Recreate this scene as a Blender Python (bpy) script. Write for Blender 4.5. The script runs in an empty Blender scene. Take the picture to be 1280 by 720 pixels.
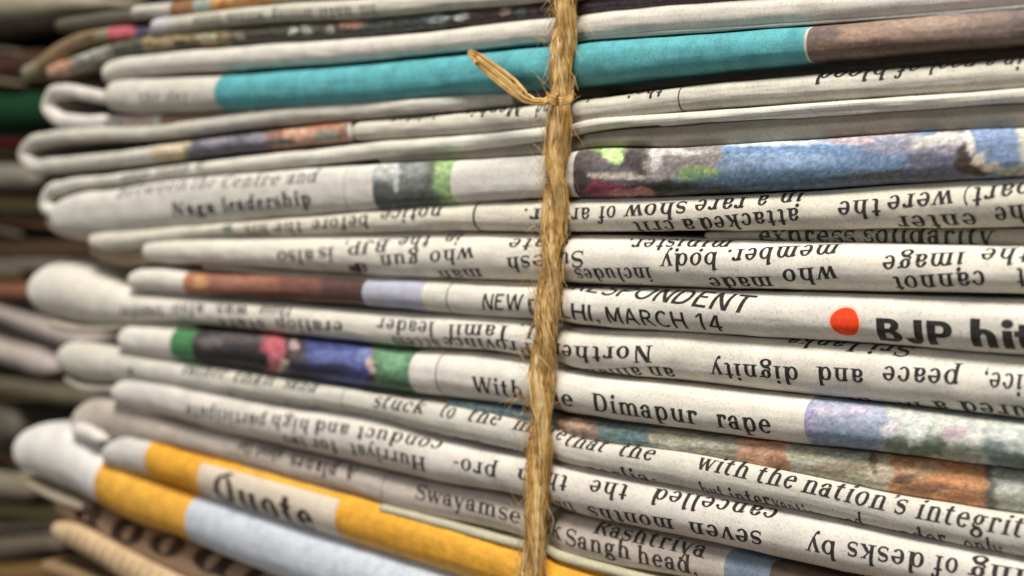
import bpy, math, random
from mathutils import Vector, noise
random.seed(7)
R = math.radians
C = bpy.context.scene.collection
scene = bpy.context.scene

# ---------------------------------------------------------------- camera, world, lamps, exposure
F = 1800.0                 # focal length in photograph pixels (photo 1280 wide)
D = 0.18                   # metres from the lens to the stack's face on the optical axis
PITCH = R(3.8)
CAM = Vector((0, -D*math.cos(PITCH), D*math.sin(PITCH)))
FWD = Vector((0, math.cos(PITCH), -math.sin(PITCH)))
UPV = Vector((0, math.sin(PITCH), math.cos(PITCH)))
RGT = Vector((1, 0, 0))
cam_d = bpy.data.cameras.new('camera'); cam = bpy.data.objects.new('camera', cam_d); C.objects.link(cam)
cam.location = CAM; cam.rotation_euler = (R(90)-PITCH, 0, 0)
cam_d.sensor_width = 36; cam_d.lens = 36*F/1280
cam_d.clip_start = 0.005; cam_d.clip_end = 20
cam_d.dof.use_dof = True
cam_d.dof.focus_distance = 0.154
cam_d.dof.aperture_fstop = 23.5
scene.camera = cam

w = bpy.data.worlds.new('World'); scene.world = w; w.use_nodes = True
bg = w.node_tree.nodes['Background']; bg.inputs[0].default_value = (1.0, 0.90, 0.76, 1); bg.inputs[1].default_value = 0.125
def area(name, loc, target, size, power, col, sy=None):
    l = bpy.data.lights.new(name, 'AREA'); l.shape = 'RECTANGLE'; l.size = size; l.size_y = sy or size; l.energy = power; l.color = col
    o = bpy.data.objects.new(name, l); C.objects.link(o); o.location = loc
    o.rotation_euler = (Vector(target)-Vector(loc)).to_track_quat('-Z', 'Y').to_euler(); return o
area('ceiling_light', (-0.03, -0.30, 0.54), (0, 0, 0), 0.18, 6.9, (1.0, 0.962, 0.89))
area('left_fill_light', (-0.62, -0.40, 0.12), (-0.03, 0, 0), 0.30, 1.3, (0.93, 0.96, 1.0))  # added fill lamp brightening the left ends, not a known source
scene.view_settings.view_transform = 'Standard'; scene.view_settings.look = 'None'
scene.view_settings.exposure = -0.10; scene.view_settings.gamma = 1
scene.render.resolution_x = 1024; scene.render.resolution_y = 576
scene.render.engine = 'CYCLES'

# ---------------------------------------------------------------- the stack's face: a vertical plane receding to the left
YAW = R(45)
DU = Vector((math.cos(YAW), -math.sin(YAW), 0))     # along the face, to the right and toward the lens
DV = Vector((0, 0, 1))
DW = Vector((math.sin(YAW), math.cos(YAW), 0))      # into the stack

def locate(x, y, w0=0.0, base=0.0):
    """point of the stack face (or of a face w0 behind it) that is seen at photo position x, y: returns U, V and the view depth"""
    d = FWD + RGT*((x-640)/F) - UPV*((y-360)/F)
    t = (w0 + base - CAM.dot(DW)) / d.dot(DW)
    p = CAM + d*t
    return p.dot(DU), p.z, t
def world(U, V, W): return DU*U + DV*V + DW*W

# ---------------------------------------------------------------- materials
def lin(c):
    c /= 255.0
    return c/12.92 if c <= 0.04045 else ((c+0.055)/1.055)**2.4
def rgb(r, g, b): return (lin(r), lin(g), lin(b), 1)

def new_mat(name):
    m = bpy.data.materials.new(name); m.use_nodes = True
    nt = m.node_tree; b = nt.nodes['Principled BSDF']
    return m, nt, b
def node(nt, t, **kw):
    n = nt.nodes.new(t)
    for k, v in kw.items(): setattr(n, k, v)
    return n
def noise_node(nt, co, scale, detail=3, rough=0.6):
    n = node(nt, 'ShaderNodeTexNoise'); n.inputs['Scale'].default_value = scale; n.inputs['Detail'].default_value = detail
    n.inputs['Roughness'].default_value = rough; nt.links.new(co, n.inputs['Vector']); return n
def paper_bump(nt, b, co, strength=0.35):
    n1 = noise_node(nt, co, 2600, 4, 0.7); n2 = noise_node(nt, co, 330, 3, 0.55)
    mx = node(nt, 'ShaderNodeMath', operation='MULTIPLY_ADD'); nt.links.new(n2.outputs['Fac'], mx.inputs[0]); mx.inputs[1].default_value = 1.6
    nt.links.new(n1.outputs['Fac'], mx.inputs[2])
    mp = node(nt, 'ShaderNodeMapping'); mp.inputs['Rotation'].default_value = (0, 0, R(45)); mp.inputs['Scale'].default_value = (.05, 1, 1.2); nt.links.new(co, mp.inputs[0])
    n3 = noise_node(nt, mp.outputs[0], 700, 3, 0.6); m3 = node(nt, 'ShaderNodeMath', operation='MULTIPLY_ADD'); nt.links.new(n3.outputs['Fac'], m3.inputs[0]); m3.inputs[1].default_value = 2.2
    nt.links.new(mx.outputs[0], m3.inputs[2]); mx = m3
    bp = node(nt, 'ShaderNodeBump'); bp.inputs['Strength'].default_value = strength; bp.inputs['Distance'].default_value = 0.00007
    nt.links.new(mx.outputs[0], bp.inputs['Height']); nt.links.new(bp.outputs[0], b.inputs['Normal'])
def ramp(nt, fac, stops, interp='LINEAR'):
    r = node(nt, 'ShaderNodeValToRGB'); r.color_ramp.interpolation = interp
    e = r.color_ramp.elements
    while len(e) < len(stops): e.new(0.5)
    for i, (p, c) in enumerate(stops): e[i].position = p; e[i].color = c
    nt.links.new(fac, r.inputs[0]); return r
def mixc(nt, fac, a, b_, mode='MIX'):
    m = node(nt, 'ShaderNodeMix', data_type='RGBA', blend_type=mode)
    if isinstance(fac, float): m.inputs[0].default_value = fac
    else: nt.links.new(fac, m.inputs[0])
    for s, v in ((6, a), (7, b_)):
        if isinstance(v, tuple): m.inputs[s].default_value = v
        else: nt.links.new(v, m.inputs[s])
    return m.outputs[2]

_paper = {}
def paper_mat(col=(206, 200, 188), key=None):
    col = (col[0]-2, col[1]-1, min(255, col[2]+1))
    """uncoated newsprint: greyish fibres, faint show-through of the print on the other side"""
    if col in _paper: return _paper[col]
    m, nt, b = new_mat('newsprint')
    tc = node(nt, 'ShaderNodeTexCoord'); co = tc.outputs['Object']
    col = tuple(min(255, x*1.055) for x in col); c0 = rgb(*col); c1 = rgb(*[x*0.93 for x in col]); c2 = rgb(min(255, col[0]*1.05), min(255, col[1]*1.045), min(255, col[2]*1.03))
    n1 = noise_node(nt, co, 260, 5, 0.65); r1 = ramp(nt, n1.outputs['Fac'], [(0.3, c1), (0.55, c0), (0.75, c2)])
    n2 = noise_node(nt, co, 3800, 2, 0.5); r2 = ramp(nt, n2.outputs['Fac'], [(0.30, (0.70, 0.69, 0.66, 1)), (0.46, (1, 1, 1, 1))])
    mp = node(nt, 'ShaderNodeMapping'); mp.inputs['Scale'].default_value = (1, 1, 2.6); nt.links.new(co, mp.inputs[0])
    n3 = noise_node(nt, mp.outputs[0], 900, 2, 0.4); r3 = ramp(nt, n3.outputs['Fac'], [(0.34, (0.80, 0.80, 0.79, 1)), (0.44, (1, 1, 1, 1))])
    n4 = noise_node(nt, co, 45, 2, 0.5); r4 = ramp(nt, n4.outputs['Fac'], [(0.35, (1, .985, .95, 1)), (0.6, (1, 1, 1, 1))])
    c = mixc(nt, 0.8, r1.outputs[0], r2.outputs[0], 'MULTIPLY'); c = mixc(nt, 0.8, c, r4.outputs[0], 'MULTIPLY'); c = mixc(nt, 0.16, c, r3.outputs[0], 'MULTIPLY')
    nt.links.new(c, b.inputs['Base Color']); b.inputs['Roughness'].default_value = 0.78; b.inputs['Specular IOR Level'].default_value = 0.25
    paper_bump(nt, b, co)
    _paper[col] = m; return m

_ink = {}
def ink_mat(col=(34, 31, 29)):
    """printer's ink: uneven, the paper's grain shows in it"""
    if col in _ink: return _ink[col]
    m, nt, b = new_mat('ink'); co = node(nt, 'ShaderNodeTexCoord').outputs['Object']
    n = noise_node(nt, co, 3500, 3, 0.7)
    hi = tuple(min(255, c*1.25+28) for c in col)
    r = ramp(nt, n.outputs['Fac'], [(0.40, rgb(*col)), (0.72, rgb(*hi))])
    nt.links.new(r.outputs[0], b.inputs['Base Color']); b.inputs['Roughness'].default_value = 0.55; b.inputs['Specular IOR Level'].default_value = 0.3
    paper_bump(nt, b, co); _ink[col] = m; return m

_col = {}
def faded(c):
    L = .3*c[0]+.55*c[1]+.15*c[2]; return tuple(x*.80+L*.20+7 for x in c)
def colour_mat(col, var=0.14, fade=True):
    """solid tint printed on newsprint, or shade painted onto it"""
    k = (col, var)
    if k in _col: return _col[k]
    if fade: col = faded(col)
    m, nt, b = new_mat('print_or_shade_tint'); co = node(nt, 'ShaderNodeTexCoord').outputs['Object']
    lo = rgb(*[c*(1-var) for c in col]); hi = rgb(*[min(255, c*(1+var*0.6)+3) for c in col])
    n = noise_node(nt, co, 420, 6, 0.72); r = ramp(nt, n.outputs['Fac'], [(0.3, lo), (0.5, rgb(*col)), (0.72, hi)])
    n2 = noise_node(nt, co, 4200, 2, 0.5); r2 = ramp(nt, n2.outputs['Fac'], [(0.3, (0.74, 0.74, 0.74, 1)), (0.48, (1, 1, 1, 1)), (0.7, (1.12, 1.12, 1.12, 1))])
    c = mixc(nt, 0.8, r.outputs[0], r2.outputs[0], 'MULTIPLY')
    nt.links.new(c, b.inputs['Base Color']); b.inputs['Roughness'].default_value = 0.5; b.inputs['Specular IOR Level'].default_value = 0.4
    paper_bump(nt, b, co, 0.25); _col[k] = m; return m
def photo_mat(cols, scale=350, stretch=(1, 1, 1), off=0.0, dist=1.2):
    """a printed colour photograph: blotches of several inks"""
    m, nt, b = new_mat('printed_picture'); tc = node(nt, 'ShaderNodeTexCoord')
    mp = node(nt, 'ShaderNodeMapping'); mp.inputs['Scale'].default_value = stretch; mp.inputs['Location'].default_value = (off, off, off)
    nt.links.new(tc.outputs['Object'], mp.inputs[0]); co = mp.outputs[0]
    n = noise_node(nt, co, scale, 5, 0.62); n.inputs['Distortion'].default_value = dist
    k = len(cols); r = ramp(nt, n.outputs['Fac'], [(0.30+0.42*i/(k-1), rgb(*c)) for i, c in enumerate(cols)])
    n2 = noise_node(nt, tc.outputs['Object'], 3000, 3, 0.6); r2 = ramp(nt, n2.outputs['Fac'], [(0.3, (0.5, 0.5, 0.5, 1)), (0.55, (1.1, 1.1, 1.1, 1))])
    c = mixc(nt, 0.55, r.outputs[0], r2.outputs[0], 'MULTIPLY')
    nt.links.new(c, b.inputs['Base Color']); b.inputs['Roughness'].default_value = 0.5; b.inputs['Specular IOR Level'].default_value = 0.4
    paper_bump(nt, b, tc.outputs['Object'], 0.25); return m

def picture_mat():
    m, nt, b = new_mat('printed_picture'); tc = node(nt, 'ShaderNodeTexCoord'); at = node(nt, 'ShaderNodeAttribute'); at.attribute_name = 'ink'
    n2 = noise_node(nt, tc.outputs['Object'], 3600, 3, 0.6); r2 = ramp(nt, n2.outputs['Fac'], [(0.28, (0.62, 0.62, 0.62, 1)), (0.5, (1, 1, 1, 1)), (.75, (1.2, 1.2, 1.2, 1))])
    nt.links.new(mixc(nt, 0.7, at.outputs['Color'], r2.outputs[0], 'MULTIPLY'), b.inputs['Base Color']); b.inputs['Roughness'].default_value = .5; b.inputs['Specular IOR Level'].default_value = .4
    paper_bump(nt, b, tc.outputs['Object'], 0.25); return m
PICTURE = picture_mat()
# ---------------------------------------------------------------- letters (built stroke by stroke, x-height = 1)
STY = {'serif': dict(T=.265, t=.115, s=.15, h=.075), 'sbold': dict(T=.33, t=.13, s=.15, h=.10),
       'sans': dict(T=.21, t=.18, s=0, h=0), 'bold': dict(T=.36, t=.25, s=0, h=0), 'slab': dict(T=.22, t=.15, s=.16, h=.12)}
class Glyph:
    def __init__(g, st): g.st = STY[st]; g.T, g.t = g.st['T'], g.st['t']; g.q = []; g.serif = g.st['s'] > 0
    def quad(g, a, b, c, d): g.q.append((a, b, c, d))
    def box(g, x0, y0, x1, y1, n=0):
        n = n or max(1, int(abs(y1-y0)/0.1)); k = max(1, int(abs(x1-x0)/0.25))
        for i in range(n):
            for j in range(k):
                ya, yb = y0+(y1-y0)*i/n, y0+(y1-y0)*(i+1)/n; xa, xb = x0+(x1-x0)*j/k, x0+(x1-x0)*(j+1)/k
                g.quad((xa, ya), (xb, ya), (xb, yb), (xa, yb))
    def stem(g, x, y0, y1, bot=2, top=1, T=None):
        T = T or g.T; g.box(x, y0, x+T, y1); s, h = g.st['s'], g.st['h']
        if s:
            if bot: g.box(x-(s if bot != 3 else 0), y0, x+T+(s if bot != 1 else 0), y0+h, 1)
            if top == 1: g.quad((x-s, y1-.17), (x, y1-.12), (x, y1), (x-s*0.2, y1-.05))
            if top == 2: g.box(x-s, y1-h, x+T+s, y1, 1)
    def ring(g, cx, cy, rx, ry, a0=0, a1=360, T=None, t=None):
        T = T or g.T; t = t or g.t; n = max(4, int(abs(a1-a0)/18))
        P = []
        for i in range(n+1):
            a = R(a0+(a1-a0)*i/n); P.append(((cx+rx*math.cos(a), cy+ry*math.sin(a)), (cx+(rx-T)*math.cos(a), cy+(ry-t)*math.sin(a))))
        for (o0, i0), (o1, i1) in zip(P, P[1:]): g.quad(o0, o1, i1, i0)
    def diag(g, x0, y0, x1, y1, w):
        n = max(2, int(abs(y1-y0)/0.12))
        for i in range(n):
            a, b = i/n, (i+1)/n
            xa, ya, xb, yb = x0+(x1-x0)*a, y0+(y1-y0)*a, x0+(x1-x0)*b, y0+(y1-y0)*b
            g.quad((xa-w/2, ya), (xa+w/2, ya), (xb+w/2, yb), (xb-w/2, yb))
    def stroke(g, pts, ws):
        n = len(pts); L = []
        for i, (x, y) in enumerate(pts):
            xa, ya = pts[max(0, i-1)]; xb, yb = pts[min(n-1, i+1)]; dx, dy = xb-xa, yb-ya; l = math.hypot(dx, dy) or 1
            w_ = ws[i]/2 if hasattr(ws, '__len__') else ws/2
            L.append(((x-dy/l*w_, y+dx/l*w_), (x+dy/l*w_, y-dx/l*w_)))
        for (a, b), (c, d) in zip(L, L[1:]): g.quad(a, b, d, c)
    def dot(g, cx, cy, r):
        k = 8; P = [(cx+r*math.cos(2*math.pi*i/k), cy+r*math.sin(2*math.pi*i/k)) for i in range(k)]
        for i in (0, 2, 4, 6): g.quad((cx, cy), P[i], P[i+1], P[(i+2) % k])
    def ser(g, x, y, half=.2):
        if g.serif: g.box(x-half, y, x+half, y+g.st['h'], 1)
def s_curve(x0, w, y0, h, g):
    n = 20; pts = []; ws = []
    for i in range(n+1):
        u = i/n
        a = R(20+ (250)*min(u*2, 1)) if u <= .5 else R(90-(250)*(u-.5)*2)
        if u <= .5: a = R(25+245*u*2); cx, cy = x0+w/2, y0+h*.745; pts.append((cx+w*.42*math.cos(a), cy+h*.215*math.sin(a)))
        else: a = R(90-245*(u-.5)*2); cx, cy = x0+w/2, y0+h*.27; pts.append((cx+w*.46*math.cos(a), cy+h*.24*math.sin(a)))
        ws.append(g.t*1.1+(g.T*1.05-g.t*1.1)*math.exp(-((u-.5)/.17)**2) if g.serif else g.T*0.9)
    g.stroke(pts, ws)
    if g.serif:
        g.box(x0+w*.86, y0+h*.70, x0+w*.95, y0+h*.97, 2); g.box(x0+w*.02, y0+.03*h, x0+w*.11, y0+h*.3, 2)
def glyph(ch, st):
    g = Glyph(st); T, t = g.T, g.t; s = g.st['s']; m = .07+s*.75
    def arch(x0, x1, bot=2):
        rx = (x1-x0)/2+T/2; g.ring(x0+rx, .58, rx, .45, 0, 165); g.stem(x1, 0, .6, bot=bot, top=0)
    W = 1.0; bw = .20 if st == 'bold' else 0
    if ch == 'a':
        g.ring(.42, .68, .38, .35, 12, 165); g.stem(.8-T, 0, .7, bot=3, top=0); g.ring(.40, .30, .38, .31, 20, 350)
        if g.serif: g.dot(.14, .74, T*.5)
        W = .98
    elif ch == 'b': g.stem(m, 0, 1.5, bot=0); g.ring(m+.46, .5, .46, .53, -160, 160); W = m+1.0
    elif ch == 'c': g.ring(.52, .5, .45, .53, 48, 318); g.dot(.80, .72, T*.52) if g.serif else None; W = 1.0
    elif ch == 'd': g.ring(.5, .5, .45, .53); g.stem(.95-T*.7, 0, 1.5, bot=3); W = 1.22
    elif ch == 'e': g.ring(.52, .5, .45, .53, 0, 322); g.box(.2, .50, .95, .50+t*1.1, 1); W = 1.03
    elif ch == 'f': g.stem(m+.05, 0, 1.2, top=0); g.ring(m+.05+.34, 1.18, .34, .36, 50, 180); g.box(m-.12, 1-t*1.1, m+.5, 1, 1); g.dot(m+.56, 1.38, T*.5) if g.serif else None; W = m+.72
    elif ch == 'g':
        if g.serif: g.ring(.48, .66, .38, .36); g.ring(.5, -.20, .46, .30); g.stroke([(.22, .42), (.16, .28), (.3, .14), (.6, .09), (.82, .0)], [t, t*1.4, t*2, t*2.2, t]); g.box(.72, .86, 1.02, .98, 1)
        else: g.ring(.5, .5, .45, .53); g.stem(.95-T*.7, -.1, 1, 0, 0); g.ring(.5, -.08, .45, .40, 200, 360)
        W = 1.06
    elif ch == 'h': g.stem(m, 0, 1.5); arch(m, m+.58); W = m+.58+T+m
    elif ch == 'i': g.stem(m, 0, 1); g.dot(m+T*.5, 1.32, T*.62); W = 2*m+T
    elif ch == 'j': g.stem(m+.1, -.2, 1, bot=0); g.ring(m+.1+T-.3, -.2, .3, .3, 200, 360); g.dot(m+.1+T*.5, 1.32, T*.62); W = 2*m+T
    elif ch == 'k': g.stem(m, 0, 1.5); g.diag(m+.2, .42, m+.72, 1, t*1.3); g.diag(m+.36, .58, m+.8, 0, T*1.2); g.ser(m+.68, 1-g.st['h']); g.ser(m+.8, 0); W = m+1.0
    elif ch == 'l': g.stem(m, 0, 1.5); W = 2*m+T
    elif ch == 'm': g.stem(m, 0, 1); arch(m, m+.56); arch(m+.56, m+1.12); W = m*2+1.12+T
    elif ch == 'n': g.stem(m, 0, 1); arch(m, m+.58); W = m*2+.58+T
    elif ch == 'o': g.ring(.53, .5, .47, .53); W = 1.06
    elif ch == 'p': g.stem(m, -.5, 1); g.ring(m+.46, .5, .46, .53, -160, 160); W = m+1.0
    elif ch == 'q': g.ring(.5, .5, .45, .53); g.stem(.95-T*.7, -.5, 1, 2, 0); W = 1.22
    elif ch == 'r': g.stem(m, 0, 1); g.ring(m+.38, .62, .38, .40, 50, 150, t=t*1.3); g.dot(m+.55, .84, T*.55) if g.serif else None; W = m+.72
    elif ch == 's': s_curve(.08, .68, -.02, 1.05, g); W = .84
    elif ch == 't': g.stem(m, .15, 1.32, bot=0, top=0); g.box(m-.16, 1-t*1.1, m+.46, 1, 1); g.ring(m+.3, .22, .3, .25, 180, 320); W = m+.62
    elif ch == 'u': g.stem(m, .4, 1, bot=0); g.ring(m+(.58+T)/2, .42, (.58+T)/2, .45, 180, 350); g.stem(m+.58, 0, 1, bot=3); W = m*2+.58+T
    elif ch == 'v': g.diag(.14, 1, .5, 0, T); g.diag(.84, 1, .5, 0, t*1.2); g.ser(.16, 1-g.st['h']); g.ser(.84, 1-g.st['h']); W = 1.0
    elif ch == 'w': g.diag(.14, 1, .44, 0, T); g.diag(.72, 1, .44, 0, t*1.2); g.diag(.68, 1, .98, 0, T); g.diag(1.28, 1, .98, 0, t*1.2); [g.ser(q, 1-g.st['h']) for q in (.16, .70, 1.28)]; W = 1.42
    elif ch == 'x': g.diag(.14, 1, .84, 0, T); g.diag(.84, 1, .14, 0, t*1.2); [g.ser(q, y) for q in (.16, .84) for y in (0, 1-g.st['h'])]; W = 1.0
    elif ch == 'y': g.diag(.14, 1, .5, 0, T); g.diag(.84, 1, .34, -.44, t*1.2); g.dot(.24, -.42, T*.55); g.ser(.16, 1-g.st['h']); g.ser(.84, 1-g.st['h']); W = 1.0
    elif ch == 'z': g.box(.1, 1-t*1.2, .8, 1, 1); g.box(.1, 0, .8, t*1.2, 1); g.diag(.2, 0, .72, 1, T); W = .9
    elif ch in 'ABCDEFHIJKLMNOPQRSTWY':
        H = 1.42; k = T*1.12; top = 2 if g.serif else 0; bot = 2 if g.serif else 0
        if ch == 'A': g.diag(.14, 0, .66, H, t*1.3 if g.serif else T); g.diag(1.2, 0, .68, H, k); g.box(.34, .45, 1.0, .45+t*1.1, 1); g.ser(.14, 0); g.ser(1.2, 0, .24); W = 1.38
        elif ch == 'B': g.stem(m, 0, H, bot, top, k); g.ring(m+.42+bw, H*.74, .46, H*.26, -90, 90, T=k*.95); g.ring(m+.44+bw, H*.27, .54, H*.28, -90, 90, T=k); [g.box(m, y, m+.46+bw, y+t, 1) for y in (0, H*.49-t*.35, H-t)]; W = m+1.06+bw
        elif ch == 'C': g.ring(.66, H/2, .6, H/2+.02, 48, 315, T=k); W = 1.25
        elif ch == 'D': g.stem(m, 0, H, bot, top, k); g.ring(m+.45, H/2, .68, H/2, -90, 90, T=k); g.box(m, 0, m+.5, t, 1); g.box(m, H-t, m+.5, H, 1); W = m+1.22
        elif ch in 'EF':
            g.stem(m, 0, H, bot, top, k); g.box(m, H-t, m+.82, H, 1); g.box(m, H*.5, m+.68, H*.5+t, 1)
            if ch == 'E': g.box(m, 0, m+.86, t, 1)
            W = m+.95
        elif ch == 'H': g.stem(m, 0, H, bot, top, k); g.stem(m+.85, 0, H, bot, top, k); g.box(m, H*.48, m+.9, H*.48+t*1.1, 1); W = m*2+.85+k
        elif ch == 'I': g.stem(m, 0, H, bot, top, k); W = m*2+k
        elif ch == 'J': g.stem(m+.38, .4, H, 0, top, k); g.ring(m+.38+k-.42, .40, .42, .44, 185, 360, T=k, t=t); W = m*2+.38+k
        elif ch == 'K': g.stem(m, 0, H, bot, top, k); g.diag(m+.2, .5, m+.95, H, t*1.3); g.diag(m+.4, .75, m+1.0, 0, k*1.1); W = m+1.2
        elif ch == 'L': g.stem(m, 0, H, bot, top, k); g.box(m, 0, m+.8, t, 1); W = m+.88
        elif ch == 'M': g.stem(m, 0, H, bot, top, t*1.4 if g.serif else T); g.stem(m+1.05, 0, H, bot, top, k); g.diag(m+.14, H, m+.62, .15, k); g.diag(m+1.1, H, m+.62, .15, t*1.3 if g.serif else T); W = m*2+1.05+k
        elif ch == 'N': g.stem(m, 0, H, bot, top, t*1.4 if g.serif else T); g.stem(m+.85, 0, H, 0, top, t*1.4 if g.serif else T); g.diag(m+.1, H, m+.9, 0, k*1.1); W = m*2+.85+T
        elif ch == 'O': g.ring(.7, H/2, .64, H/2+.02, T=k); W = 1.4
        elif ch == 'Q': g.ring(.66, H/2, .6, H/2+.02, T=k*.9, t=t); g.diag(.66, .3, 1.2, -.22, k); g.ring(.95, H*.95, .35, .25, 60, 190, T=t, t=t); W = 1.36
        elif ch == 'P': g.stem(m, 0, H, bot, top, k); g.ring(m+.46+bw, H*.68, .52, H*.32, -90, 90, T=k); g.box(m, H*.36, m+.48+bw, H*.36+t, 1); g.box(m, H-t, m+.48+bw, H, 1); W = m+1.02+bw
        elif ch == 'R': g.stem(m, 0, H, bot, top, k); g.ring(m+.44, H*.73, .5, H*.27, -90, 90); g.box(m, H*.46, m+.48, H*.46+t, 1); g.box(m, H-t, m+.48, H, 1); g.diag(m+.5, H*.5, m+.95, 0, k); W = m+1.12
        elif ch == 'S': s_curve(.08, .92, -.02, H+.04, g); W = 1.08
        elif ch == 'T': g.stem(.6-k/2, 0, H, bot, 0, k); g.box(.06, H-t*1.1, 1.14, H, 1); W = 1.2
        elif ch == 'W': g.diag(.14, H, .52, 0, k); g.diag(.9, H, .52, 0, t*1.3 if g.serif else T); g.diag(.88, H, 1.26, 0, k); g.diag(1.64, H, 1.26, 0, t*1.3 if g.serif else T); [g.ser(q, H-g.st['h']) for q in (.16, .9, 1.62)]; W = 1.78
        elif ch == 'Y': g.diag(.1, H, .6, .6, k); g.diag(1.1, H, .6, .6, t*1.3); g.stem(.6-k/2, 0, .65, bot, 0, k); W = 1.2
    elif ch == '1': g.stem(.35, 0, 1.4, 0, 0); g.diag(.1, 1.08, .42, 1.4, T*.9); W = .78
    elif ch == '4': g.stem(.62, 0, 1.4, 0, 0); g.box(.08, .38, 1.0, .38+T*.85, 1); g.diag(.16, .42, .66, 1.4, T*.9); W = 1.1
    elif ch == '.': g.dot(.2, .12, .14); W = .42
    elif ch == ',': g.dot(.2, .12, .14); g.stroke([(.3, .1), (.26, -.12), (.12, -.28)], [.12, .1, .04]); W = .44
    elif ch == "'": g.dot(.18, 1.35, .13); g.stroke([(.27, 1.33), (.24, 1.12), (.12, 1.0)], [.12, .1, .04]); W = .4
    elif ch == '-': g.box(.08, .42, .52, .42+t*1.4, 1); W = .6
    elif ch == ')': g.ring(-.2, .45, .62, 1.0, -52, 52, T=.13, t=.13); W = .55
    elif ch == '(': g.ring(.72, .45, .62, 1.0, 128, 232, T=.13, t=.13); W = .55
    elif ch == ' ': W = .5
    return g.q, W
_gc = {}
def text_quads(txt, st):
    out, x = [], 0.0
    for ch in txt:
        k = (ch, st)
        if k not in _gc: _gc[k] = glyph(ch, st)
        q, W = _gc[k]
        out += [tuple((px+x, py) for px, py in f) for f in q]; x += W+.07
    return out, x-.07

# ---------------------------------------------------------------- meshes and tags
def mesh_obj(name, verts, faces, mat, parent=None, smooth=True):
    me = bpy.data.meshes.new(name); me.from_pydata(verts, [], faces); me.materials.append(mat)
    if smooth: me.polygons.foreach_set('use_smooth', [True]*len(me.polygons))
    o = bpy.data.objects.new(name, me); C.objects.link(o)
    if parent: o.parent = parent; o.matrix_parent_inverse = parent.matrix_world.inverted()
    return o
def tag(o, label, cat, group=None, kind=None):
    if label: o['label'] = label
    if cat: o['category'] = cat
    if group: o['group'] = group
    if kind: o['kind'] = kind
    return o

_tu = [locate(x, y)[:2] for x, y in ((707, 0), (687, 350), (669, 680))]
def twine_u(v):
    (ua, va), (ub, vb) = (_tu[0], _tu[1]) if v > _tu[1][1] else (_tu[1], _tu[2])
    return ua+(ub-ua)*(v-va)/(vb-va)
# arc length around the half ellipse (h = 1) as a table
def ellipse_table(k, n=90, e=1.0):
    P = [(math.sin(R(i*90/n))**e, k*(1-max(0, math.cos(R(i*90/n)))**e)) for i in range(n+1)]; S = [0]
    for a, b in zip(P, P[1:]): S.append(S[-1]+math.hypot(b[0]-a[0], b[1]-a[1]))
    return S

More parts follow.
